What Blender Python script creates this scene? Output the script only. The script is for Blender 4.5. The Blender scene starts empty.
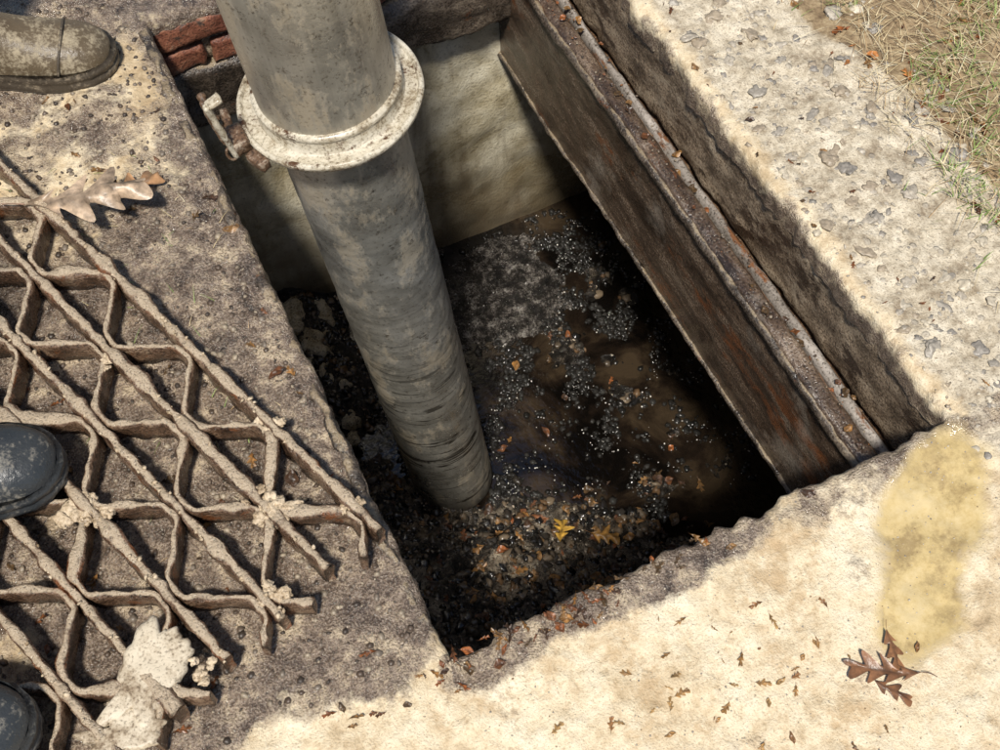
import bpy, math, random
import numpy as np
from mathutils import Vector, Matrix, noise as mn
random.seed(7)
S=bpy.context.scene
def N(x,y,z=0.0,s=1.0): return mn.noise(Vector((x*s,y*s,z*s)))
def FR(x,y,z=0.0,s=1.0,o=4): return mn.fractal(Vector((x*s,y*s,z*s)),1.0,2.0,o)
def sm(a,b,x):
    t=max(0.0,min(1.0,(x-a)/(b-a))); return t*t*(3-2*t)

# ------------------------------------------------------------------ materials
class MB:
    def __init__(s,name):
        s.m=bpy.data.materials.new(name); s.m.use_nodes=True
        s.t=s.m.node_tree; s.n=s.t.nodes; s.l=s.t.links
        s.b=s.n['Principled BSDF']; s.tc=s.n.new('ShaderNodeTexCoord').outputs['Object']
    def setin(s,sock,v):
        if v is None: return
        if isinstance(v,bpy.types.NodeSocket): s.l.new(v,sock)
        else: sock.default_value=v
    def map(s,scale):
        n=s.n.new('ShaderNodeMapping'); n.inputs['Scale'].default_value=scale; s.l.new(s.tc,n.inputs[0]); return n.outputs[0]
    def noise(s,scale,detail=6,rough=.6,vec=None,dist=0):
        n=s.n.new('ShaderNodeTexNoise'); s.l.new(vec or s.tc,n.inputs['Vector'])
        n.inputs['Scale'].default_value=scale; n.inputs['Detail'].default_value=min(detail,6)
        n.inputs['Roughness'].default_value=rough; n.inputs['Distortion'].default_value=dist
        return n.outputs['Fac']
    def vor(s,scale,feature='F1',out='Distance',vec=None):
        n=s.n.new('ShaderNodeTexVoronoi'); n.feature=feature; s.l.new(vec or s.tc,n.inputs['Vector'])
        n.inputs['Scale'].default_value=scale; return n.outputs[out]
    def ramp(s,fac,stops):
        n=s.n.new('ShaderNodeValToRGB'); s.l.new(fac,n.inputs[0]); e=n.color_ramp.elements
        while len(e)<len(stops): e.new(.5)
        for i,(p,c) in enumerate(stops):
            e[i].position=p
            e[i].color=(c,c,c,1) if isinstance(c,(int,float)) else (*c,1)
        return n.outputs[0]
    def mix(s,f,a,b,mode='MIX'):
        n=s.n.new('ShaderNodeMix'); n.data_type='RGBA'; n.blend_type=mode
        s.setin(n.inputs[0],f)
        for k,v in ((6,a),(7,b)):
            if isinstance(v,tuple): n.inputs[k].default_value=(*v,1)
            else: s.l.new(v,n.inputs[k])
        return n.outputs[2]
    def math(s,op,a,b=0.0,c=None):
        n=s.n.new('ShaderNodeMath'); n.operation=op
        s.setin(n.inputs[0],a); s.setin(n.inputs[1],b)
        if c is not None: s.setin(n.inputs[2],c)
        return n.outputs[0]
    def attr(s,name,out='Color'):
        n=s.n.new('ShaderNodeAttribute'); n.attribute_name=name; return n.outputs[out]
    def sep(s,c):
        n=s.n.new('ShaderNodeSeparateColor'); s.l.new(c,n.inputs[0]); return n.outputs
    def upz(s):
        g=s.n.new('ShaderNodeNewGeometry'); x=s.n.new('ShaderNodeSeparateXYZ'); s.l.new(g.outputs['Normal'],x.inputs[0]); return x.outputs[2]
    def bump(s,h,strength=.5,dist=.01,prev=None):
        n=s.n.new('ShaderNodeBump'); s.l.new(h,n.inputs['Height']); s.setin(n.inputs['Strength'],strength)
        n.inputs['Distance'].default_value=dist
        if prev is not None: s.l.new(prev,n.inputs['Normal'])
        return n.outputs[0]
    def out(s,col=None,rough=None,nor=None,spec=None,metal=None):
        for k,v in (('Base Color',col),('Roughness',rough),('Normal',nor),('Specular IOR Level',spec),('Metallic',metal)):
            if v is None: continue
            if isinstance(v,tuple): v=(*v,1)
            s.setin(s.b.inputs[k],v)
        return s.m

def grime(name,stops,scale=12,fine=220,rough=(.2,.7),bs=.8,bd=.007,sandtop=None,stretch=None,spots=None,scuff=None,speck=.6,spec=.5):
    m=MB(name); v=m.map(stretch) if stretch else m.tc
    a=m.noise(scale,7,.72,v,.3); f=m.noise(fine,3,.65)
    fac=m.math('ADD',m.math('MULTIPLY',a,.72),m.math('MULTIPLY',f,.28))
    c=m.ramp(fac,stops)
    if spots:
        sp=m.ramp(m.noise(spots[1],7,.75,v),[(spots[2],0.0),(spots[2]+.06,1.0)])
        c=m.mix(sp,c,spots[0])
    if scuff:
        sp=m.ramp(m.noise(scuff[1],7,.7),[(scuff[2],0.0),(scuff[2]+.10,.7)])
        c=m.mix(sp,c,m.mix(f,scuff[0],tuple(x*.5 for x in scuff[0])))
    if sandtop:
        up=m.ramp(m.math('ADD',m.math('MULTIPLY',m.upz(),.6),m.math('MULTIPLY',m.noise(28,7,.7),.8)),[(sandtop[1],0.0),(sandtop[1]+.14,1.0)])
        c=m.mix(up,c,m.mix(f,sandtop[0],tuple(x*.5 for x in sandtop[0])))
    c=m.mix(m.ramp(f,[(.36,speck),(.46,0.0)]),c,(.018,.014,.01))
    r=m.ramp(m.math('ADD',m.math('MULTIPLY',a,.6),m.math('MULTIPLY',f,.4)),[(.40,rough[0]),(.60,rough[1])])
    h=m.math('ADD',m.math('MULTIPLY',a,1.0),m.math('MULTIPLY',f,.45))
    return m.out(c,r,m.bump(h,bs,bd),spec)

def vcol_mat(name,rough=.6,bs=.3,scale=120,amt=.5):
    m=MB(name); c=m.attr('Col'); f=m.noise(scale,5,.6)
    c=m.mix(m.ramp(f,[(.3,amt),(.7,0.0)]),c,(.02,.015,.01))
    return m.out(c,rough,m.bump(f,bs,.003))

def ground_mat():
    m=MB('ground_concrete_sand')
    zc=m.attr('zone'); z=m.sep(zc); wet0,agg,soil=z[0],z[1],z[2]; pud=m.attr('zone','Alpha')
    n1=m.noise(4.5,7,.66,None,.4); n2=m.noise(34,7,.72); n3=m.noise(300,2,.6); n4=m.noise(12,7,.76)
    sand=m.ramp(m.math('ADD',m.math('MULTIPLY',n1,.55),m.math('MULTIPLY',n2,.45)),
        [(.34,(.33,.24,.135)),(.43,(.56,.435,.27)),(.50,(.72,.60,.41)),(.62,(.82,.73,.55))])
    sand=m.mix(m.ramp(n3,[(.34,.5),(.44,0.0)]),sand,(.38,.27,.15))
    sand=m.mix(m.ramp(m.noise(6,7,.82),[(.53,0.0),(.62,.65)]),sand,(.50,.35,.19))
    vs=m.sep(m.vor(60,'F1','Color')); vd=m.vor(60)
    stm=m.math('MULTIPLY',m.ramp(vd,[(.28,1.0),(.42,0.0)]),m.math('GREATER_THAN',vs[0],.75))
    aggc=m.ramp(m.math('ADD',m.math('MULTIPLY',n4,.5),m.math('MULTIPLY',n2,.5)),[(.39,(.27,.21,.14)),(.46,(.46,.39,.28)),(.54,(.66,.58,.44)),(.64,(.80,.72,.57))])
    aggc=m.mix(m.math('MULTIPLY',stm,.45),aggc,(.36,.33,.28))
    aggc=m.mix(m.ramp(n3,[(.36,.6),(.45,0.0)]),aggc,(.2,.15,.10))
    c=m.mix(m.ramp(m.math('ADD',agg,m.math('MULTIPLY',m.math('SUBTRACT',n4,.5),1.2)),[(.35,0.0),(.6,1.0)]),sand,aggc)
    wetc=m.ramp(m.math('ADD',m.math('MULTIPLY',n4,.6),m.math('MULTIPLY',n2,.4)),
        [(.38,(.035,.024,.017)),(.45,(.13,.092,.066)),(.52,(.26,.195,.14)),(.60,(.54,.43,.29))])
    wetc=m.mix(m.ramp(n3,[(.38,.55),(.48,0.0)]),wetc,(.03,.021,.015))
    wetc=m.mix(m.ramp(n3,[(.58,0.0),(.66,.35)]),wetc,(.46,.38,.28))  # pale specks painted into the wet colour as glints
    wm=m.ramp(m.math('ADD',wet0,m.math('ADD',m.math('MULTIPLY',m.math('SUBTRACT',n4,.5),1.6),m.math('MULTIPLY',m.math('SUBTRACT',n1,.5),2.2))),[(.34,0.0),(.62,1.0)])
    c=m.mix(wm,c,wetc)
    soilc=m.ramp(n2,[(.3,(.10,.06,.03)),(.5,(.28,.20,.11)),(.7,(.5,.4,.24))])
    c=m.mix(m.ramp(m.math('ADD',soil,m.math('MULTIPLY',m.math('SUBTRACT',n4,.5),.8)),[(.4,0.0),(.6,1.0)]),c,soilc)
    pm=m.ramp(m.math('ADD',pud,m.math('MULTIPLY',m.math('SUBTRACT',n4,.5),.9)),[(.25,0.0),(.62,1.0)])
    c=m.mix(m.math('MULTIPLY',pm,.9),c,m.ramp(n4,[(.38,(.30,.21,.085)),(.5,(.53,.40,.175)),(.62,(.64,.51,.27))]))
    rw=m.ramp(m.math('ADD',m.math('MULTIPLY',n2,.5),m.math('MULTIPLY',n3,.5)),[(.42,.06),(.58,.32)])
    r=m.mix(wm,(.6,.6,.6),rw); r=m.mix(pm,r,(.07,.07,.07))
    h=m.math('ADD',m.math('MULTIPLY',n2,1.0),m.math('MULTIPLY',n3,m.math('ADD',m.math('MULTIPLY',wm,.5),.18)))
    h=m.math('ADD',h,m.math('MULTIPLY',m.math('MULTIPLY',stm,agg),.3))
    bsn=m.math('SUBTRACT',.85,m.math('MULTIPLY',pm,.7))
    return m.out(c,r,m.bump(h,bsn,.009),m.math('ADD',m.math('MULTIPLY',wm,.5),.5))
M_ground=ground_mat()
M_dark=grime('dark_wet_steel',[(.34,(.012,.01,.008)),(.45,(.05,.038,.028)),(.55,(.12,.092,.067)),(.66,(.26,.21,.15))],14,230,(.12,.45),.9,.007,
     sandtop=((.34,.26,.16),.92),spots=((.17,.065,.025),11,.60),spec=.8)
M_beam=grime('wet_timber_beam',[(.36,(.018,.011,.007)),(.45,(.058,.037,.024)),(.53,(.115,.078,.052)),(.64,(.25,.185,.13))],16,230,(.07,.30),.8,.006,
     spots=((.17,.065,.025),9,.56),scuff=((.42,.36,.29),3.4,.56),stretch=(1,.3,1),spec=1.0)
M_outer=grime('throat_concrete_stained',[(.35,(.045,.03,.02)),(.45,(.15,.11,.073)),(.54,(.29,.22,.15)),(.66,(.52,.43,.31))],20,230,(.1,.4),1.0,.008,spots=((.05,.032,.02),14,.53),stretch=(1,.5,1),spec=.8)
M_ledge=grime('ledge_grit',[(.36,(.03,.018,.01)),(.5,(.13,.07,.035)),(.64,(.30,.21,.13))],22,230,(.2,.6),.8,.006)
M_strip=grime('grey_steel_strip',[(.34,(.10,.085,.07)),(.5,(.27,.24,.21)),(.64,(.44,.40,.36))],14,230,(.25,.5),.6,.004,spots=((.18,.08,.035),16,.55),stretch=(1,.3,1))
M_rustp=grime('rusty_plank',[(.36,(.04,.02,.01)),(.5,(.17,.085,.04)),(.64,(.34,.23,.14))],18,230,(.2,.5),.8,.006,stretch=(1,.25,1))
M_iron=grime('muddy_cast_iron',[(.36,(.030,.016,.009)),(.45,(.10,.056,.033)),(.54,(.19,.115,.07)),(.65,(.40,.29,.19))],26,240,(.08,.40),1.0,.008,
     sandtop=((.62,.49,.34),.79),spots=((.20,.075,.028),12,.57),spec=.7)
M_mortar=grime('caked_mud',[(.36,(.25,.175,.10)),(.47,(.46,.35,.225)),(.60,(.68,.56,.40))],14,240,(.2,.5),.7,.006,speck=.4)
M_brick=grime('red_brick',[(.34,(.05,.02,.012)),(.46,(.17,.06,.035)),(.56,(.28,.11,.06)),(.68,(.4,.3,.2))],18,230,(.3,.7),.8,.006,spots=((.06,.04,.03),12,.53))

def chamber_mat():
    m=MB('chamber_concrete')
    a=m.noise(6,7,.70,None,.3); f=m.noise(160,4,.6)
    c=m.ramp(a,[(.34,(.34,.28,.16)),(.48,(.60,.53,.37)),(.62,(.80,.74,.57))])
    c=m.mix(m.ramp(f,[(.34,.5),(.44,0.0)]),c,(.2,.16,.1))
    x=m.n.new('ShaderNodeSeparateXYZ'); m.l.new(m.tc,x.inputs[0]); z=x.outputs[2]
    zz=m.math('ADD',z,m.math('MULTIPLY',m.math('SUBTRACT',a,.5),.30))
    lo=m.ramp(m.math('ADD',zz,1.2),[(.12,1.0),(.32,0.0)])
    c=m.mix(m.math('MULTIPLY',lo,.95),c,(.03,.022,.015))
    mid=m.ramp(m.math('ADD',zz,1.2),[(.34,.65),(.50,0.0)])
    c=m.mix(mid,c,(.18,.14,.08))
    st=m.ramp(m.noise(7,7,.6,m.map((1.6,1.6,.25))),[(.50,0.0),(.64,.7)])
    c=m.mix(st,c,(.16,.12,.07))
    r=m.ramp(a,[(.38,.2),(.6,.6)])
    return m.out(c,r,m.bump(m.math('ADD',a,m.math('MULTIPLY',f,.4)),.6,.010))
M_chamber=chamber_mat()

# ------------------------------------------------------------------ mesh helpers
def mkobj(name,verts,faces,mat=None,smooth=True,parent=None,cols=None,attr='Col'):
    me=bpy.data.meshes.new(name); me.from_pydata([tuple(v) for v in verts],[],faces); me.update()
    if cols is not None:
        a=me.color_attributes.new(attr,'FLOAT_COLOR','POINT')
        a.data.foreach_set('color',np.array(cols,dtype=np.float32).ravel())
    o=bpy.data.objects.new(name,me); S.collection.objects.link(o)
    if mat: me.materials.append(mat)
    if smooth: me.polygons.foreach_set('use_smooth',[True]*len(me.polygons))
    if parent: o.parent=parent
    return o
def empty(name,loc=(0,0,0)):
    e=bpy.data.objects.new(name,None); e.empty_display_size=.1; e.location=loc; S.collection.objects.link(e); return e

def rough_box(name,lo,hi,mat,res=.015,amp=.003,freq=18,parent=None,big=.0):
    lo=Vector(lo);hi=Vector(hi); V={};verts=[];faces=[]
    n=[max(1,int(math.ceil((hi[i]-lo[i])/res))) for i in range(3)]
    def vid(i,j,k):
        key=(i,j,k)
        if key not in V:
            p=Vector((lo[0]+(hi[0]-lo[0])*i/n[0],lo[1]+(hi[1]-lo[1])*j/n[1],lo[2]+(hi[2]-lo[2])*k/n[2]))
            on=sum([i in(0,n[0]),j in(0,n[1]),k in(0,n[2])])
            d=Vector((FR(p.x+3,p.y,p.z,freq,4),FR(p.x,p.y+9,p.z,freq,4),FR(p.x,p.y,p.z+5,freq,4)))*amp
            if big: d+=Vector((N(p.x,p.y,p.z,4),N(p.x,p.y+4,p.z,4),N(p.x+7,p.y,p.z,4)))*big
            if on>=2:
                q=Vector(tuple((1 if (x==0) else -1 if x==n[a] else 0) for a,x in enumerate((i,j,k))))
                p=p+q*min(res*.35,.006)*(1+.8*N(p.x,p.y,p.z,30))
            V[key]=len(verts); verts.append(p+d)
        return V[key]
    for k in (0,n[2]):
        for i in range(n[0]):
            for j in range(n[1]):
                q=[vid(i,j,k),vid(i+1,j,k),vid(i+1,j+1,k),vid(i,j+1,k)]; faces.append(q if k else q[::-1])
    for j in (0,n[1]):
        for i in range(n[0]):
            for k in range(n[2]):
                q=[vid(i,j,k),vid(i+1,j,k),vid(i+1,j,k+1),vid(i,j,k+1)]; faces.append(q[::-1] if j else q)
    for i in (0,n[0]):
        for j in range(n[1]):
            for k in range(n[2]):
                q=[vid(i,j,k),vid(i,j+1,k),vid(i,j+1,k+1),vid(i,j,k+1)]; faces.append(q if i else q[::-1])
    return mkobj(name,verts,faces,mat,True,parent)

def lathe(name,prof,mat,segs=96,parent=None,amp=0):
    verts=[];faces=[]
    for (r,z) in prof:
        for s in range(segs):
            a=2*math.pi*s/segs; x=math.cos(a);y=math.sin(a)
            rr=r+(amp*FR(x*r,y*r,z,25,3) if amp else 0)
            verts.append((rr*x,rr*y,z))
    for i in range(len(prof)-1):
        for s in range(segs):
            t=(s+1)%segs
            faces.append([i*segs+s,i*segs+t,(i+1)*segs+t,(i+1)*segs+s])
    return mkobj(name,verts,faces,mat,True,parent)
def crisp(prof,e=.0006):
    o=[prof[0]]
    for i in range(1,len(prof)-1):
        a,b,c=Vector(prof[i-1]),Vector(prof[i]),Vector(prof[i+1])
        o.append(tuple(b+(a-b).normalized()*min(e,(a-b).length*.3))); o.append(tuple(b+(c-b).normalized()*min(e,(c-b).length*.3)))
    o.append(prof[-1]); return o

import bmesh
def ico(sub):
    b=bmesh.new(); bmesh.ops.create_icosphere(b,subdivisions=sub,radius=1.0)
    b.verts.ensure_lookup_table(); v=[x.co.copy() for x in b.verts]; f=[[y.index for y in x.verts] for x in b.faces]; b.free(); return v,f
ICO1=ico(1); ICO2=ico(2); ICO3=ico(3)
class Acc:
    def __init__(s): s.v=[];s.f=[];s.c=[]
    def stone(s,p,size,col,sub=ICO2,flat=.6,jit=.35):
        b=len(s.v); R=Matrix.Rotation(random.random()*6.28,3,'Z')@Matrix.Rotation(random.uniform(-.5,.5),3,'X')
        sx,sy=random.uniform(.7,1.3),random.uniform(.7,1.1); o=random.random()*100
        for q in sub[0]:
            k=1+jit*mn.noise(q*1.3+Vector((o,o,o)))*1.6
            if sub is ICO3: k+=jit*.6*mn.noise(q*3.5+Vector((o,o,o)))
            w=R@Vector((q.x*sx,q.y*sy,q.z*flat))*size*k
            s.v.append(Vector(p)+w); s.c.append((*col,1))
        s.f+= [[i+b for i in f] for f in sub[1]]
    def leaf(s,p,L,ang,col,lobes=4,W=.32,curl=.15,tilt=0.0,n=26,ph=None):
        b=len(s.v); R=Matrix.Rotation(ang,3,'Z')@Matrix.Rotation(tilt,3,'Y')@Matrix.Rotation(random.uniform(-.15,.15),3,'X')
        if ph is None: ph=random.random()*9
        for i in range(n+1):
            t=i/n; env=math.sin(math.pi*min(1,t**.8))**.7*(.6+.4*t) if lobes else math.sin(math.pi*t)**.8
            for sd in (-1,-.5,0,.5,1):
                k=1.0
                if lobes and abs(sd)>.7:
                    k=.22+.95*abs(math.sin(math.pi*lobes*(t+.03*sd)))**1.8
                elif lobes and abs(sd)>.3: k=.5
                w=W*L*env*sd*k*(1+.3*math.sin(7*t+ph+sd*2)) + .03*L*math.sin(5*t+ph)
                x=(t-.5)*L + (abs(sd)*.16*L if lobes else 0)*(k)
                z=curl*L*(abs(sd)**2*.6*math.sin(3*t+ph)+.35*math.sin(4.3*t+ph*2)*.5+.1*math.sin(15*t+ph+sd*3))
                s.v.append(Vector(p)+R@Vector((x,w,z)))
                d=1+.3*math.sin(9*t+ph+3*sd)
                if sd==0: d*=.6
                s.c.append((col[0]*d,col[1]*d,col[2]*d,1))
        for i in range(n):
            for j in range(4):
                a=b+i*5+j; s.f.append([a,a+1,a+6,a+5])
        b=len(s.v)
        for i in range(4):
            t=i/3
            for sd in(-1,1):
                s.v.append(Vector(p)+R@Vector((-.48*L-.2*L*t,sd*.006*L+.05*L*t*t+.03*L*math.sin(ph),.02*L*math.sin(t*3)))); s.c.append((col[0]*.6,col[1]*.5,col[2]*.5,1))
        for i in range(3): s.f.append([b+2*i,b+2*i+1,b+2*i+3,b+2*i+2])
    def obj(s,name,mat,smooth=True,parent=None): return mkobj(name,s.v,s.f,mat,smooth,parent,s.c)

W=.84; L=1.335
# ------------------------------------------------------------------ ground sheet
def pudr(u,v):
    a=math.radians(41); dx,dy=u-.70,v+.155
    x=dx*math.cos(a)+dy*math.sin(a); y=-dx*math.sin(a)+dy*math.cos(a)
    return math.sqrt((x/.20)**2+(y/.08)**2)+.45*N(u,v,2,9)
def gheight(u,v):
    z=.007*N(u,v,0,2.5)+.0045*FR(u,v,3,14,4)+.0028*FR(u,v,7,55,3)
    if u>W: z+=.005*abs(N(u,v,1,40))*sm(W,W+.1,u)
    z-=.008*(1-sm(.5,1.25,pudr(u,v)))
    if u<-.03: z+=.016*max(0,N(u,v,11,7))*sm(-.03,-.12,u)
    if u>1.2: z+=.01*sm(1.2,1.35,u)+.01*N(u,v,5,8)*sm(1.2,1.35,u)
    return z
def rimd(u,v):
    du=max(-u,u-W,0); dv=max(-v,v-L,0); return math.hypot(du,dv)
def axis(a,b,marks,step,outer):
    pts=sorted(set([a,b]+marks)); r=[]
    for p,q in zip(pts[:-1],pts[1:]):
        n=max(1,int(round((q-p)/step))); r+=[p+(q-p)*i/n for i in range(n)]
    r.append(b)
    return [a-x for x in outer[::-1]]+r+[b+x for x in outer]
OUT=[.05,.12,.25,.5,1,2,4,8,16,32,60]
US=axis(-.85,1.65,[0,W],.006,OUT); VS=axis(-.55,1.75,[0,L],.006,OUT)
verts=[];cols=[];faces=[]
nu,nv=len(US),len(VS)
for v in VS:
    for u in US:
        inner=0<u<W and 0<v<L
        far=u<-.86 or u>1.66 or v<-.56 or v>1.76
        z=0 if (far or inner) else gheight(u,v)
        x,y=u,v
        wet=0;agg=0;soil=0;pud=0
        if not inner and not far:
            d=rimd(u,v)
            if d<.05:
                z-=.010*math.exp(-d/.005)*(1+.8*N(u,v,0,22))
            if d<.04:
                k=(1-d/.04)
                s_=(.012*N(u,v,4,13)+.008*N(u,v,9,45))*k
                if v<=0: y+=s_*1.1
                if u>=W: x+=s_*.8
                if u<=0: x+=s_*.4
            n=.5*N(u,v,0,5)
            left=sm(.06,-.02,u)
            wet=left*sm(-.05,.10,v+.10*N(u,v,3,6))
            wet*=1-.50*sm(.75,1.05,v)*sm(.0,-.08,u)
            wet*=1-.30*sm(-.3,-.6,u)
            nb=(1-sm(.02,.085,-v))*sm(-.06,.02,u) if v<=0 else 0
            nb*=1-.55*sm(.40,.62,u)
            wet=max(wet,nb*.95)
            if u>=W: wet=max(wet,(1-sm(.0,.035,u-W))*.40)
            if v>=L: wet=.85
            agg=sm(W-.02,W+.08,u)*sm(-.25,.0,v+n*.2)
            soil=sm(1.11,1.20,u+.07*N(u,v,0,5)+.05*(v-.6))
            pud=1-sm(.35,1.4,pudr(u,v))
        elif far:
            soil=1 if (u>1.2 or v>3 or v<-3 or u<-3) else .0
            agg=.5
        verts.append((x,y,z)); cols.append((wet,agg,soil,pud))
for j in range(nv-1):
    for i in range(nu-1):
        uc=(US[i]+US[i+1])/2; vc=(VS[j]+VS[j+1])/2
        if 0<uc<W and 0<vc<L: continue
        a=j*nu+i; faces.append([a,a+1,a+nu+1,a+nu])
iu0=min(range(nu),key=lambda i:abs(US[i])); iu1=min(range(nu),key=lambda i:abs(US[i]-W))
jv0=min(range(nv),key=lambda i:abs(VS[i])); jv1=min(range(nv),key=lambda i:abs(VS[i]-L))
loop=[jv0*nu+i for i in range(iu0,iu1)]+[j*nu+iu1 for j in range(jv0,jv1)]+[jv1*nu+i for i in range(iu1,iu0,-1)]+[j*nu+iu0 for j in range(jv1,jv0,-1)]
prev=loop
for s in range(3):
    new=[]
    for a in prev:
        x,y,z=verts[a]; new.append(len(verts)); verts.append((x+.002*N(x,y,s*3,60),y+.002*N(x,y,s*3+1,60),z-(.014)))
        c=cols[a]; cols.append((max(c[0],.6+.1*s),c[1],0,0))
    for q in range(len(prev)):
        r=(q+1)%len(prev); faces.append([prev[q],prev[r],new[r],new[q]])
    prev=new
ground=mkobj('ground',verts,faces,M_ground,True,None,cols,'zone')

# ------------------------------------------------------------------ basin structure
basin=empty('catch_basin')
rough_box('side_wall',(W+.004,-.2,-.21),(1.30,1.6,-.02),M_outer,.010,.005,20,basin,.004)
rough_box('grate_seat_ledge',(.793,-.2,-.34),(1.30,1.6,-.225),M_ledge,.014,.004,25,basin)
rough_box('seat_strip',(.815,-.15,-.235),(.836,1.5,-.190),M_strip,.010,.0012,20,basin,.004)
rough_box('rusty_plank',(.789,-.15,-.30),(.799,1.5,-.165),M_rustp,.008,.0015,25,basin,.005)
rough_box('timber_beam',(.75,-.12,-.46),(.7865,1.45,-.142),M_beam,.008,.0028,22,basin,.005)
rough_box('beam_flange',(.742,-.1,-.168),(.760,1.45,-.148),M_dark,.008,.003,26,basin,.005)
rough_box('beam_bottom_lip',(.743,-.1,-.462),(.757,1.45,-.450),M_dark,.008,.003,26,basin,.004)
rough_box('throat_side_wall',(-.30,-.3,-.42),(-.006,1.7,-.02),M_outer,.02,.004,16,basin)
rough_box('throat_near_wall',(-.30,-.4,-.42),(1.30,-.006,-.02),M_outer,.02,.004,16,basin)
rough_box('frame_edge',(-.026,.0,-.05),(-.004,1.33,.001),M_dark,.007,.006,26,basin,.006)
rough_box('lintel',(-.1,L-.012,-.31),(1.0,1.62,-.15),M_dark,.012,.010,14,basin,.006)
bv=empty('brick_course'); bv.parent=basin
rough_box('mortar_bed',(-.1,L+.014,-.15),(1.0,1.60,-.02),M_outer,.014,.003,20,bv)
for row in range(2):
    z0=-.148+row*.066; off=-.1+row*.10
    x=off
    while x<.9:
        rough_box('brick',(x,L-.002+random.uniform(-.005,.006),z0),(x+.19,L+.10,z0+.055),M_brick,.008,.006,24,bv)
        x+=.203
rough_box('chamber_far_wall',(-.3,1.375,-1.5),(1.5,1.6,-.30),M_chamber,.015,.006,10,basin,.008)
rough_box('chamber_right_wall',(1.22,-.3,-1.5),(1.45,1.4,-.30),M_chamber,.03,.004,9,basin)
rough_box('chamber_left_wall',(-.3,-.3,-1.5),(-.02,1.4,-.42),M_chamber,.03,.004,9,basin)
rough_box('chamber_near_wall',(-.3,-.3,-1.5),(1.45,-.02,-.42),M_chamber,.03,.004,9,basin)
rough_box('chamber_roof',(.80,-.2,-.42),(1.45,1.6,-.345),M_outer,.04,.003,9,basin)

# ------------------------------------------------------------------ sludge + water
WZ=-1.12
def shei(u,v):
    nx,ny=.64,.768
    d=(.05-u)*nx+(1.0-v)*ny + .09*N(u,v,0,5)+.03*N(u,v,0,16)
    bank=sm(-.05,.22,d)*.07+sm(.12,.50,d)*.26
    m=math.hypot((u-.66)/.27,(v-1.17)/.19)+.45*N(u,v,3,5)+.2*N(u,v,3,18)
    mf=1-sm(.35,1.15,m)
    lm=sm(.30,.10,u)*sm(.85,1.1,v)*.12
    isl=max(0,FR(u,v,12,7,3)-.0)*.055
    base=-.026+max(bank,.036*mf,lm,isl)
    base+=.013*FR(u,v,1,17,4)+.009*abs(N(u,v,2,55))+.005*N(u,v,5,110)
    return base,min(1,bank/.07),mf
verts=[];cols=[];faces=[]
st=.006; nu=int(1.35/st); nv=int(1.45/st)
for j in range(nv+1):
    for i in range(nu+1):
        u=-.05+i*st; v=-.03+j*st
        h,b,m=shei(u,v)
        verts.append((u,v,WZ+h)); cols.append((b,m,sm(-.01,.01,h),1))
for j in range(nv):
    for i in range(nu):
        a=j*(nu+1)+i; faces.append([a,a+1,a+nu+2,a+nu+1])
def sludge_mat():
    m=MB('wet_sludge'); z=m.sep(m.attr('zone'))
    n=m.noise(26,7,.75); n2=m.noise(7,7,.7); f=m.noise(190,4,.7)
    dark=m.ramp(n,[(.38,(.006,.005,.0045)),(.50,(.026,.021,.016)),(.58,(.075,.060,.044)),(.68,(.26,.22,.17))])  # wet sludge tone, darkened further to stand in for light fading with depth
    tan=m.ramp(n,[(.38,(.08,.062,.043)),(.5,(.28,.22,.155)),(.62,(.56,.47,.34))])
    c=m.mix(m.math('MULTIPLY',m.ramp(n2,[(.45,0.0),(.55,.9)]),z[0]),dark,tan)
    grey=m.ramp(m.math('ADD',m.math('MULTIPLY',f,.3),m.math('MULTIPLY',n,.7)),[(.43,(.010,.009,.008)),(.50,(.055,.047,.040)),(.56,(.19,.17,.15)),(.64,(.5,.47,.42))])
    c=m.mix(m.math('MULTIPLY',m.ramp(m.math('ADD',z[1],m.math('MULTIPLY',n,.8)),[(.55,0.0),(1.0,1.0)]),.9),c,grey)
    c=m.mix(m.ramp(f,[(.38,.85),(.48,0.0)]),c,(.008,.007,.006))
    r=m.ramp(f,[(.4,.05),(.6,.20)])
    h=m.math('ADD',n,m.math('MULTIPLY',f,.7))
    return m.out(c,r,m.bump(h,1.0,.018),1.0)
mkobj('sludge',verts,faces,sludge_mat(),True,None,cols,'zone')
def water_mat():
    m=MB('murky_water'); n=m.noise(5,7,.65,None,.6); f=m.noise(60,4,.5)
    c=m.ramp(n,[(.42,(.003,.0024,.002)),(.52,(.012,.008,.0054)),(.64,(.042,.029,.017))])  # murky brown, near-black also paints in the falloff of light down the pit
    return m.out(c,.03,m.bump(f,.3,.006),.9)
st=.02; verts=[];faces=[]; nu=75; nv=75
for j in range(nv+1):
    for i in range(nu+1): verts.append((-.1+i*st,-.1+j*st,WZ+.0008*N(i*.3,j*.3)))
for j in range(nv):
    for i in range(nu):
        a=j*(nu+1)+i; faces.append([a,a+1,a+nu+2,a+nu+1])
mkobj('basin_water',verts,faces,water_mat())

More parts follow.
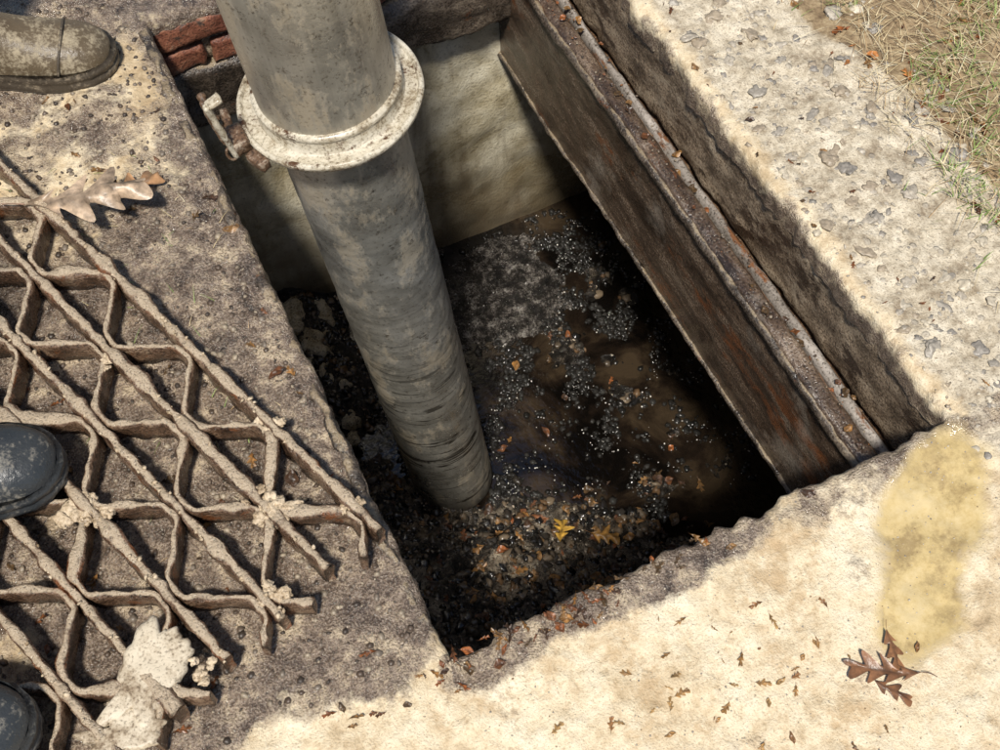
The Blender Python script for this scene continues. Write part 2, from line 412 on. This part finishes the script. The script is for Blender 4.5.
M_scum_glint=vcol_mat('scum_glint_bits',.10,.2,200,.3)
A=Acc(); cnt=0
while cnt<5200:
    u=random.uniform(.2,1.15); v=random.uniform(.4,1.36)
    h,b,m=shei(u,v)
    if h>.004: continue
    dens=.12+sm(.0,.5,N(u,v,8,4)+.1)*.5+ (1-sm(0,.5,math.hypot((u-.70)/.55,(v-.95)/.48)))*.9
    dens*=sm(-.12,.22,FR(u,v,2,13,4))
    if random.random()>dens: continue
    g=random.choice((.012,.015,.02,.03,.10,.4,.8))  # dark values are scum, the palest bits stand in for glints on the water
    A.stone((u,v,WZ+.0005),random.choice((.0008,.0010,.0013,.0018,.0024)) if g>.08 else random.choice((.002,.004,.007,.01)),(g,g*.96,g*.88),ICO1,.45); cnt+=1
A.obj('scum_and_glints',M_scum_glint)
A=Acc()
for _ in range(7500):
    u=random.uniform(.08,1.1); v=random.uniform(.24,1.36); h,b,m=shei(u,v)
    if h<.002: continue
    if m>.3:
        if random.random()<.75: continue
        g=random.choice((.02,.03,.05,.12,.5)); A.stone((u,v,WZ+h+.0003),random.uniform(.0010,.003),(g,g*.96,g*.9),ICO1,.7)
    else:
        big=random.choice((.0015,.002,.003,.004,.006,.008,.011))
        col=random.choice(((.015,.013,.012),(.04,.035,.03),(.09,.07,.05),(.16,.12,.08),(.01,.01,.01),(.12,.07,.035),(.03,.025,.02))) if big>.005 else random.choice(((.02,.02,.02),(.06,.045,.03),(.16,.12,.08),(.46,.39,.30),(.12,.07,.035),(.34,.29,.22)))
        A.stone((u,v,WZ+h+.0005),big,col,ICO1 if big<.006 else ICO2,.55,.7)
A.obj('sediment_gravel',M_scum_glint)
M_leaf=vcol_mat('leaf_skin',.35,.5,70,.75)
LC=[(.34,.11,.03),(.24,.085,.025),(.16,.06,.022),(.30,.16,.055),(.08,.04,.022),(.40,.20,.06),(.12,.07,.03)]
A=Acc()
for _ in range(300):
    u=random.uniform(.1,.85); v=random.uniform(.25,1.0); h,b,m=shei(u,v)
    if h<-.01 and random.random()<.85: continue
    if v>.6 and random.random()<.6: continue
    A.leaf((u,v,WZ+max(h,0)+.005),random.uniform(.012,.040),random.random()*6.3,random.choice(LC),random.choice((0,3)),random.uniform(.2,.4),.3,random.uniform(-.5,.5),10)
A.obj('leaf_litter',M_leaf,False)
h=max(0,shei(.47,.47)[0])
A=Acc(); A.leaf((.47,.47,WZ+h+.02),.065,1.0,(.68,.40,.07),3,.42,.25,.1,22); A.obj('yellow_leaf',M_leaf)
h=max(0,shei(.56,.42)[0])
A=Acc(); A.leaf((.56,.42,WZ+h+.02),.07,-.6,(.44,.23,.06),3,.42,.25,.1,22); A.obj('yellow_leaf',M_leaf)
A=Acc()
for (u,v,z,s) in ((.10,1.30,-1.03,.075),(.125,1.20,-1.06,.06),(.10,1.12,-1.05,.055),(.135,1.05,-1.08,.04),(.09,1.24,-.98,.05),(.14,.97,-1.09,.03),(.17,1.29,-1.09,.04),(.16,1.14,-1.10,.03),(.12,.92,-1.08,.025)):
    for _ in range(3): A.stone((u+random.gauss(0,s*.3),v+random.gauss(0,s*.3),z+random.gauss(0,s*.15)),s*random.uniform(.5,.8),(1,1,1),ICO3,.85,.45)
M_rub=grime('concrete_rubble',[(.36,(.16,.12,.07)),(.47,(.42,.33,.20)),(.60,(.70,.60,.42))],22,230,(.2,.5),1.0,.012)
A.obj('concrete_rubble',M_rub)

# ------------------------------------------------------------------ suction pipe
def pipe_mat(rings):
    m=MB('galvanised_pipe_'+('lower' if rings else 'upper'))
    a=m.noise(6,5,.6,None,.2); f=m.noise(170,3,.6)
    if rings: s=m.noise(1,6,.7,m.map((34,34,30)),.3)
    else: s=m.noise(1,6,.75,m.map((80,80,4)),.4)
    fac=m.math('ADD',m.math('MULTIPLY',a,.65),m.math('MULTIPLY',s,.35))
    c=m.ramp(fac,[(.36,(.30,.28,.235)),(.46,(.41,.39,.335)),(.54,(.49,.47,.41)),(.64,(.60,.58,.52))])
    mud=m.ramp(m.noise(10,6,.74,m.map((1,1,.45))),[(.52,0.0),(.60,.65)])
    c=m.mix(mud,c,m.mix(f,(.44,.37,.26),(.28,.22,.14)))
    dark=m.ramp(m.noise(34,6,.82),[(.59,0.0),(.64,.85)])
    c=m.mix(dark,c,(.085,.07,.05))
    c=m.mix(m.ramp(f,[(.35,.5),(.42,0.0)]),c,(.12,.095,.065))
    h=m.math('ADD',m.math('MULTIPLY',mud,.35),m.math('MULTIPLY',f,.25))
    if rings:
        x=m.n.new('ShaderNodeSeparateXYZ'); m.l.new(m.tc,x.inputs[0]); low=m.ramp(x.outputs[2],[(.45,1.0),(.95,.12)])
        ln=m.ramp(m.noise(1,1,.5,m.map((4,4,105)),.9),[(.40,1.0),(.43,0.0)])
        k=m.math('MULTIPLY',m.math('MULTIPLY',ln,low),m.ramp(m.noise(11,4,.6),[(.44,.05),(.52,.95)]))
        c=m.mix(k,c,(.045,.038,.028))
        h=m.math('SUBTRACT',h,m.math('MULTIPLY',k,.5))
        wetb=m.ramp(x.outputs[2],[(.02,.9),(.10,0.0)]); c=m.mix(wetb,c,(.06,.048,.035))
    r=m.mix(mud,m.ramp(a,[(.38,.24),(.6,.42)]),(.6,.6,.6))
    return m.out(c,r,m.bump(h,.4,.003),.6,m.math('MULTIPLY',m.math('SUBTRACT',1.0,mud),.65))
M_pl=pipe_mat(True); M_pu=pipe_mat(False)
M_fl=grime('flange_metal_worn',[(.35,(.14,.10,.06)),(.43,(.34,.285,.20)),(.50,(.50,.45,.35)),(.61,(.66,.61,.50))],18,200,(.2,.42),.4,.003,spots=((.09,.045,.022),20,.58),speck=.35)
M_rust=grime('rusty_clamp',[(.34,(.03,.018,.012)),(.5,(.14,.08,.045)),(.64,(.42,.36,.28))],34,230,(.3,.6),.8,.004)
T=Vector((.305,.728,-1.115)); P=Vector((.148,.753,.495)); ax=(P-T).normalized()
pipe=empty('suction_pipe',T)
q=Vector((0,0,1)).rotation_difference(ax); pipe.rotation_mode='QUATERNION'; pipe.rotation_quaternion=q
R=.098; FZ=(.308-T.z)/ax.z
prof=[(R-.009,0.9),(R-.009,.012),(R-.006,.006),(R-.001,.006),(R+.001,.012)]
z=.02
while z<FZ-.03: prof.append((R+.0005*N(0,0,z,20)+.0003*N(3,0,z,90),z)); z+=.004
prof.append((R,FZ))
lathe('pipe_tube',prof,M_pl,112,pipe,.0015)
RU=.104
lathe('pipe_tube_upper',[(RU,FZ+.03),(RU,FZ+.3),(RU,FZ+.6),(RU,FZ+1.6),(RU-.008,FZ+1.6),(RU-.008,FZ+.2)],M_pu,112,pipe)
lathe('flange_ring',crisp([(R-.002,FZ-.016),(R+.003,FZ-.016),(R+.004,FZ-.008),(.131,FZ-.007),(.1385,FZ-.005),(.1395,FZ+.002),(.137,FZ+.006),(.132,FZ+.006),(.130,FZ+.0),(.112,FZ+.0),(.1085,FZ+.022),(.1115,FZ+.026),(.1115,FZ+.031),(.1075,FZ+.034),(.1035,FZ+.035)]),M_fl,128,pipe,.001)
lathe('coupling_gasket',[(.108,FZ-.012),(.134,FZ-.012),(.1365,FZ-.0075),(.108,FZ-.0065)],M_rust,96,pipe,.001)
def rot_box(name,c,size,rz,tilt,mat,par,amp=.002,res=.005):
    o=rough_box(name,[-s/2 for s in size],[s/2 for s in size],mat,res,amp,40,par)
    o.location=c; o.rotation_euler=(tilt[0],tilt[1],rz); return o
ca=math.radians(184)
def pl(r,a,z): return (r*math.cos(a),r*math.sin(a),FZ+z)
clamp=empty('clamp'); clamp.parent=pipe
rot_box('clamp_block',pl(.152,ca,.002),(.030,.044,.026),ca,(0,0),M_rust,clamp)
rot_box('clamp_lever',pl(.170,ca+.10,.050),(.009,.014,.12),ca,(0,.10),M_fl,clamp)
rot_box('lever_arm',pl(.172,ca-.14,.030),(.009,.012,.08),ca,(.2,.05),M_rust,clamp)
rot_box('lever_tip',pl(.164,ca+.10,.108),(.024,.017,.010),ca,(0,.3),M_fl,clamp)
rot_box('hook',pl(.156,ca-.28,-.006),(.012,.055,.014),ca-.18,(0,0),M_rust,clamp)
rot_box('hook_lug',pl(.150,ca+.35,.0),(.018,.034,.022),ca+.35,(0,0),M_rust,clamp)
for dz in(-.018,.0,.02):
    o=lathe('pin',[(.0,.0),(.006,.0),(.007,.004),(.0045,.006),(.0045,.05),(.007,.051),(.007,.056),(.0,.057)],M_rust,16,clamp); o.location=pl(.168,ca-.2,dz); o.rotation_euler=(math.pi/2,0,ca)
for i in range(5):
    vs=[];fs=[];n=20;k=8
    for a in range(n):
        t=2*math.pi*a/n; cx=.007*math.cos(t); cz=.012*math.sin(t)
        for b in range(k):
            p=2*math.pi*b/k; vs.append((cx+.0024*math.cos(p)*math.cos(t),.0024*math.sin(p),cz+.0024*math.cos(p)*math.sin(t)))
    for a in range(n):
        for b in range(k): fs.append([a*k+b,((a+1)%n)*k+b,((a+1)%n)*k+(b+1)%k,a*k+(b+1)%k])
    o=mkobj('chain_link',vs,fs,M_rust,True,clamp); o.location=pl(.168+.001*i,ca-.36,-.016-.018*i); o.rotation_euler=(.2,.1,ca+(i%2)*1.5)

# ------------------------------------------------------------------ grate
def ribbon(pts,th,z0,z1,acc,step=.007,amp=.004):
    P=[]
    for a,b in zip(pts[:-1],pts[1:]):
        a=Vector(a);b=Vector(b); n=max(1,int((b-a).length/step))
        for i in range(n): P.append(a.lerp(b,i/n))
    P.append(Vector(pts[-1]))
    for _ in range(2):
        P=[P[0]]+[(P[i-1]+2*P[i]+P[i+1])/4 for i in range(1,len(P)-1)]+[P[-1]]
    base=len(acc.v)
    sec=[(-1,z0),( -1,z0+(z1-z0)*.33),(-1,z0+(z1-z0)*.66),(-1.0,z1-.004),(-.55,z1),(.55,z1),(1.0,z1-.004),(1,z0+(z1-z0)*.66),(1,z0+(z1-z0)*.33),(1,z0)]
    K=len(sec)
    for i,p in enumerate(P):
        t=(P[min(i+1,len(P)-1)]-P[max(i-1,0)]).normalized(); nn=Vector((-t.y,t.x))
        blob=max(0,N(p.x,p.y,1,13)-.05)*.022+max(0,N(p.x,p.y,6,45))*.006
        for (sd,z) in sec:
            zt=(z-z0)/(z1-z0)
            o=sd*(th/2+blob*zt*.8)
            x=p.x+nn.x*o;y=p.y+nn.y*o
            d=amp
            acc.v.append(Vector((x+d*FR(x,y,z,50,3),y+d*FR(x+5,y,z,50,3),z+d*1.0*FR(x,y+5,z,45,3)+blob*.5*zt)))
            acc.c.append((0,0,0,1))
    for i in range(len(P)-1):
        for k in range(K):
            l=(k+1)%K; a=base+i*K
            acc.f.append([a+k,a+l,a+K+l,a+K+k])
    acc.f.append([base+k for k in range(K)]); e=base+(len(P)-1)*K; acc.f.append([e+k for k in range(K)][::-1])
G=Vector((-.018,.191)); D=Vector((-.330,.944)); Nn=Vector((-.944,-.330)); SP=.090; PT=.195; GL=1.17
def gp(s,w): return G+D*s+Nn*w
A=Acc(); NB=9
for k in range(NB):
    ribbon([gp(.0+.008*(k%2),k*SP),gp(GL,k*SP)],.013,.008,.060,A)
for k in range(NB-1):
    pts=[]; fl=.018; g=.012
    ss=.04+(PT/2 if k%2 else 0)-PT
    onk=True
    while ss<GL+.02:
        w=(k*SP+g) if onk else ((k+1)*SP-g)
        if ss-fl>-.015 and ss+fl<GL+.03:
            pts+= [gp(ss-fl,w),gp(ss+fl,w)]
        elif ss+fl>-.015 and ss-fl<=-.015 and ss+fl<GL: pts+=[gp(-.01,w),gp(ss+fl,w)]
        elif not pts and ss+PT/2-fl>0:
            w2=((k+1)*SP-g) if onk else (k*SP+g)
            pts+=[gp(-.012,(w+w2)/2)]
        ss+=PT/2; onk=not onk
    ribbon(pts,.009,.012,.055,A,.006,.0035)
gr=mkobj('steel_grate',A.v,A.f,M_iron,True)
A=Acc()
for (s,w,sz) in ((.13,.09,.017),(.15,.085,.014),(.06,.0,.011),(.04,.17,.012),(.33,.275,.016),(.30,.265,.013),(.42,.28,.011),(.02,.30,.010),(.5,.1,.008),(.62,.0,.008),(.24,.0,.010)):
    p=gp(s,w)
    for _ in range(8): A.stone((p.x+random.gauss(0,sz*.8),p.y+random.gauss(0,sz*.8),.054),sz*random.uniform(.4,.85),(1,1,1),ICO3,.35,.6)
for _ in range(520):
    k=random.randrange(NB); p=gp(random.random()*GL,k*SP+random.uniform(-.007,.007)); A.stone((p.x,p.y,.060),random.uniform(.001,.0045),(1,1,1),ICO1,.45,.8)
A.obj('mud_splatter',M_mortar,True)
def slab(name,cx,cy,z,rx,ry,ang,th,mat):
    vs=[];fs=[]; n=110; rings=22
    for r in range(rings+1):
        for i in range(n):
            a=2*math.pi*i/n; ca_,sa_=math.cos(a),math.sin(a)
            e=1+.45*N(ca_*1.6,sa_*1.6,cx*7)+.22*N(ca_*4.5,sa_*4.5,cx)+.04*N(ca_*14,sa_*14,cx)
            e=e/(max(abs(ca_),abs(sa_))**.5)*.88
            rad=(r/rings)*(1+(e-1)*(r/rings))
            x=rx*rad*ca_;y=ry*rad*sa_
            X=cx+x*math.cos(ang)-y*math.sin(ang); Y=cy+x*math.sin(ang)+y*math.cos(ang)
            vs.append((X,Y,z+th*(1-(r/rings)**14)+.003*FR(X,Y,0,18,3)))
    for r in range(rings):
        for i in range(n):
            j=(i+1)%n; fs.append([r*n+i,(r+1)*n+i,(r+1)*n+j,r*n+j])
    b=len(vs)
    for i in range(n):
        x,y,zz=vs[rings*n+i]; vs.append((x,y,zz-th*.9))
    for i in range(n):
        j=(i+1)%n; fs.append([rings*n+i,b+i,b+j,rings*n+j])
    return mkobj(name,vs,fs,mat)
M_slab=grime('pale_mortar',[(.38,(.24,.175,.11)),(.46,(.44,.36,.255)),(.56,(.62,.54,.41))],20,220,(.3,.6),.4,.004,speck=.4)
slab('mortar_slab',-.375,.135,.057,.080,.040,.75,.006,M_slab)
slab('mortar_slab',-.43,.075,.055,.060,.028,-.1,.005,M_slab)

# ------------------------------------------------------------------ stones on the surface
M_stone=vcol_mat('aggregate_stone',.35,.5,150,.5)
A=Acc()
SC=[(.40,.36,.30),(.52,.46,.37),(.32,.29,.25),(.60,.53,.41),(.44,.36,.26),(.66,.58,.44)]
WC=[(.22,.18,.14),(.32,.26,.19),(.16,.12,.09),(.40,.33,.24),(.10,.07,.05),(.06,.045,.035)]
for _ in range(2000):
    u=random.uniform(W+.012,1.25); v=random.uniform(-.15,1.5)
    if N(u,v,6,5)<-.2: continue
    s=random.choice((.0015,.002,.003,.003,.004,.005,.007)); 
    A.stone((u,v,gheight(u,v)-s*.25),s,random.choice(SC),ICO2 if s>.004 else ICO1,.5,.6)
for _ in range(170):
    u=random.uniform(W+.03,1.22); v=random.uniform(-.05,1.5); s=random.uniform(.007,.016)
    A.stone((u,v,gheight(u,v)-s*.10),s,random.choice(SC),ICO3,.36,.5)
for _ in range(1800):
    u=random.uniform(-.1,1.2); v=random.uniform(-.5,-.01); s=random.choice((.0008,.0010,.0014,.0018))
    A.stone((u,v,gheight(u,v)),s,random.choice(SC+[(.3,.2,.11),(.74,.64,.46),(.74,.64,.46)]),ICO1,.6)
for _ in range(6500):
    u=random.uniform(-.8,-.03); v=random.uniform(.02,1.6); s=random.choice((.001,.0015,.002,.003,.004,.006))
    A.stone((u,v,gheight(u,v)),s,random.choice(WC if s>.0018 else WC+SC),ICO1,.6)
for _ in range(420):
    u=random.uniform(.757,.832); v=random.uniform(0,1.4); s=random.choice((.001,.0015,.002,.003))
    if .786<u<.815: continue
    z=-.138 if u<.788 else -.188
    A.stone((u,v,z),s,random.choice(WC+[(.3,.12,.04)]),ICO1,.6)
A.obj('gravel',M_stone)

# ------------------------------------------------------------------ leaves on the surface
A=Acc(); A.leaf((-.225,.94,.072),.19,math.radians(-14),(.62,.46,.32),4,.30,.20,-.05,40); A.obj('oak_leaf',M_leaf)
A=Acc(); A.leaf((-.145,.955,.028),.10,math.radians(20),(.50,.28,.14),3,.34,.3,.1,30); A.obj('oak_leaf',M_leaf)
A=Acc(); A.leaf((.53,-.285,.006),.10,math.radians(150),(.30,.14,.065),4,.24,.05,0,44)
A.leaf((.555,-.262,.006),.06,math.radians(250),(.34,.16,.07),3,.26,.05,0,34); A.leaf((.52,-.31,.006),.055,math.radians(300),(.28,.13,.06),3,.26,.05,0,34); A.obj('oak_leaf',M_leaf)
A=Acc()
def sl(u,v,Lf,col,lob=None,tilt=.25):
    z=gheight(u,v)+.003 if rimd(u,v)>0 else 0
    A.leaf((u,v,z),Lf,random.random()*6.3,col,random.choice((0,3,3)) if lob is None else lob,random.uniform(.15,.35),.25,random.uniform(-tilt,tilt),14)
for _ in range(90): sl(random.gauss(.13,.13),-abs(random.gauss(.012,.02)),random.uniform(.007,.024),random.choice(LC))
for _ in range(45): sl(random.gauss(.33,.11),random.gauss(-.22,.07),random.uniform(.006,.024),random.choice(((.54,.33,.13),(.48,.27,.10),(.40,.20,.08))),tilt=.1)
for _ in range(36): sl(random.uniform(W+.01,W+.14),random.uniform(-.1,1.3),random.uniform(.006,.020),random.choice(LC))
for _ in range(110): sl(random.uniform(-.75,-.02),random.uniform(.0,1.4),random.uniform(.006,.032),random.choice(LC))
for _ in range(120): sl(random.uniform(1.10,1.6),random.uniform(.1,1.2),random.uniform(.012,.040),random.choice(LC[:4]+[(.55,.22,.06)]))
for _ in range(45):
    u=random.uniform(.76,.83); A.leaf((u,random.uniform(.05,1.3),-.134 if u<.79 else -.18),random.uniform(.006,.022),random.random()*6,random.choice(LC),0,.35,.3,random.uniform(-.5,.5),8)
A.obj('fallen_leaves',M_leaf,False)

# ------------------------------------------------------------------ grass
A=Acc()
def blade(x,y,z,h,ang,lean,w,col):
    b=len(A.v); dx,dy=math.cos(ang),math.sin(ang)
    for i in range(5):
        t=i/4; r=lean*h*t**1.3; hh=h*(t-.45*lean*t*t); ww=w*(1-t*.85)
        for s in(-1,1):
            A.v.append(Vector((x+dx*r-dy*ww*s,y+dy*r+dx*ww*s,z+max(.001,hh*(1.1-lean*.5))))); A.c.append((*col,1))
    for i in range(4): A.f.append([b+2*i,b+2*i+1,b+2*i+3,b+2*i+2])
GC=[(.68,.55,.33),(.58,.47,.26),(.75,.67,.46),(.20,.30,.07),(.27,.37,.10),(.42,.28,.14),(.15,.23,.05)]
for _ in range(18000):
    u=random.uniform(1.03,1.7); v=random.uniform(-.2,1.6)
    if u<1.14+.10*N(u,v,0,5)-.05*(v-.6) and random.random()<.96: continue
    flat=random.random()<.40
    if flat: blade(u,v,gheight(u,v)+random.uniform(0,.010),random.uniform(.015,.06),random.random()*6.3,1.25,random.uniform(.0005,.0010),random.choice(GC[:3]+[GC[5]]))
    elif N(u,v,9,5)>-.08: blade(u,v,gheight(u,v),random.uniform(.015,.05),random.random()*6.3,random.uniform(.4,1.0),random.uniform(.0007,.0015),random.choice((GC[3],GC[4],GC[6],GC[4],GC[0])))
for _ in range(60):
    u=random.uniform(-.35,-.03);v=random.uniform(.3,1.1); blade(u,v,0.003,random.uniform(.01,.035),random.random()*6.3,.9,.0007,random.choice(GC))
A.obj('dry_grass',vcol_mat('grass_blades',.6,.1,40,.2),False)

# ------------------------------------------------------------------ boots
def boot_mat(name,c1,c2,rough,mud,mt):
    m=MB(name); a=m.noise(14,7,.7); f=m.noise(170,4,.6)
    c=m.mix(a,c1,c2); mk=m.ramp(m.math('ADD',m.math('MULTIPLY',m.noise(16,7,.78),.7),m.math('MULTIPLY',f,.3)),[(mt,0.0),(mt+.1,.9)])
    c=m.mix(mk,c,mud)
    r=m.mix(mk,m.ramp(a,[(.35,rough[0]),(.65,rough[1])]),(.8,.8,.8))
    return m.out(c,r,m.bump(m.math('ADD',a,m.math('MULTIPLY',f,.4)),.6,.005))
def boot(name,toe,ang,z0,sc,mat,solemat):
    e=empty(name,(toe[0],toe[1],z0)); e.rotation_euler=(0,0,ang)
    st=[(0.004,.012,.030),(-.004,.030,.044),(-.018,.042,.056),(-.045,.050,.066),(-.08,.052,.072),(-.12,.048,.084),(-.16,.043,.105),(-.20,.041,.125),(-.24,.042,.13),(-.275,.038,.125),(-.298,.022,.11),(-.303,.006,.10)]
    K=20; vs=[];fs=[]
    for (x,w,h) in st:
        for k in range(K):
            a=2*math.pi*k/K; cx=math.cos(a); sy=math.sin(a)
            y=w*math.copysign(abs(cx)**.75,cx); z=(.022+(h-.022)*(abs(sy)**.8) if sy>0 else .022-.006*abs(sy))
            if sy>0 and -.15<x<-.05: z+=.003*math.sin(x*160)
            vs.append((x*sc,y*sc,z*sc))
    for i in range(len(st)-1):
        for k in range(K):
            l=(k+1)%K; fs.append([i*K+k,(i+1)*K+k,(i+1)*K+l,i*K+l])
    fs.append(list(range(K))); fs.append([(len(st)-1)*K+k for k in range(K)][::-1])
    o=mkobj('upper',vs,fs,mat,True,e); s=o.modifiers.new('s','SUBSURF'); s.levels=s.render_levels=2
    out=[(.010,0),(.006,.020),(-.006,.037),(-.025,.050),(-.06,.058),(-.10,.057),(-.15,.046),(-.2,.043),(-.25,.045),(-.29,.036),(-.306,.018)]
    ol=out+[(x,-y) for x,y in out[::-1] if y>0]
    n=len(ol); vs=[];fs=[]
    for z,k in ((0,.97),(.004,1.0),(.012,1.0),(.014,.985),(.018,.985),(.020,1.0),(.028,1.0),(.031,.96)):
        for x,y in ol: vs.append((((x+.15)*k-.15)*sc,y*k*sc,z*sc))
    for r in range(7):
        for i in range(n):
            j=(i+1)%n; fs.append([r*n+i,r*n+j,(r+1)*n+j,(r+1)*n+i])
    fs.append(list(range(n))); fs.append([7*n+i for i in range(n)][::-1])
    mkobj('sole',vs,fs,solemat,True,e)
    vs=[];fs=[]; m_=24
    for i in range(m_+1):
        t=math.pi*i/m_
        for b in range(6):
            p=2*math.pi*b/6; rr=.0022
            y=(.0515+rr*math.cos(p))*math.cos(t); z=.024+(.0465+rr*math.cos(p))*abs(math.sin(t))**.85
            vs.append(((-.070+.012*math.sin(t)+rr*math.sin(p))*sc,y*sc,z*sc))
    for i in range(m_):
        for b in range(6): fs.append([i*6+b,(i+1)*6+b,(i+1)*6+(b+1)%6,i*6+(b+1)%6])
    mkobj('toe_seam',vs,fs,solemat,True,e)
    vs=[];fs=[];K=28
    for z,r in ((.07,.046),(.10,.050),(.13,.052),(.17,.053),(.22,.056),(.28,.060),(.33,.063),(.335,.063),(.335,.058),(.30,.056)):
        for k in range(K):
            a=2*math.pi*k/K; vs.append(((-.235+r*1.25*math.cos(a)+.003*math.sin(z*90))*sc,r*math.sin(a)*sc,z*sc))
    for i in range(9):
        for k in range(K):
            l=(k+1)%K; fs.append([i*K+k,i*K+l,(i+1)*K+l,(i+1)*K+k])
    mkobj('shaft',vs,fs,mat,True,e)
    vs=[];fs=[]
    for z,r in ((.29,.050),(.36,.054),(.45,.058),(.55,.064)):
        for k in range(K):
            a=2*math.pi*k/K; rr=r*(1+.06*math.sin(3*a+z*20)); vs.append(((-.235+rr*1.15*math.cos(a))*sc,rr*math.sin(a)*sc,z*sc))
    for i in range(3):
        for k in range(K):
            l=(k+1)%K; fs.append([i*K+k,i*K+l,(i+1)*K+l,(i+1)*K+k])
    mkobj('trouser_leg',vs,fs,M_den,True,e)
    return e
M_den=boot_mat('denim',(.06,.09,.14),(.11,.15,.21),(.8,.95),(.2,.16,.1),.62)
M_bb=boot_mat('muddy_leather',(.07,.05,.03),(.17,.13,.08),(.2,.5),(.38,.32,.22),.48)
M_bk=boot_mat('black_rubber',(.018,.022,.025),(.06,.065,.07),(.2,.45),(.26,.24,.2),.52)
M_sole=boot_mat('sole_rubber',(.04,.03,.022),(.10,.08,.055),(.4,.7),(.32,.26,.18),.5)
boot('work_boot',(-.085,1.265),math.radians(-22),.004,1.2,M_bb,M_sole)
boot('rubber_boot',(-.395,.475),math.radians(-20),.062,1.22,M_bk,M_bk)
boot('rubber_boot',(-.535,.120),math.radians(-30),.062,1.22,M_bk,M_bk)

# ------------------------------------------------------------------ camera & light
cam=bpy.data.cameras.new('camera'); co=bpy.data.objects.new('camera',cam); S.collection.objects.link(co)
cam.sensor_width=36; cam.lens=45; cam.clip_start=.02; cam.clip_end=500
co.location=(-.166,-.496,1.7); co.rotation_euler=(math.radians(29.6),0,math.radians(-26.1))
S.camera=co
el=math.radians(64); az=math.radians(56)
d=Vector((math.cos(az)*math.cos(el),math.sin(az)*math.cos(el),-math.sin(el)))
sun=bpy.data.lights.new('sun','SUN'); sun.energy=4.8; sun.angle=math.radians(6); sun.color=(1,.945,.86)
so=bpy.data.objects.new('sun',sun); so.rotation_mode='QUATERNION'; so.rotation_quaternion=d.to_track_quat('-Z','Y'); so.location=(-1,-2,4); S.collection.objects.link(so)
w=bpy.data.worlds.new('World'); S.world=w; w.use_nodes=True
bg=w.node_tree.nodes['Background']; sk=w.node_tree.nodes.new('ShaderNodeTexSky'); sk.sky_type='NISHITA'; sk.sun_disc=False
sk.sun_elevation=el; sk.sun_rotation=math.atan2(-d.x,-d.y)
w.node_tree.links.new(sk.outputs[0],bg.inputs[0]); bg.inputs[1].default_value=.08
S.view_settings.view_transform='Standard'; S.view_settings.look='None'; S.view_settings.exposure=0; S.view_settings.gamma=1
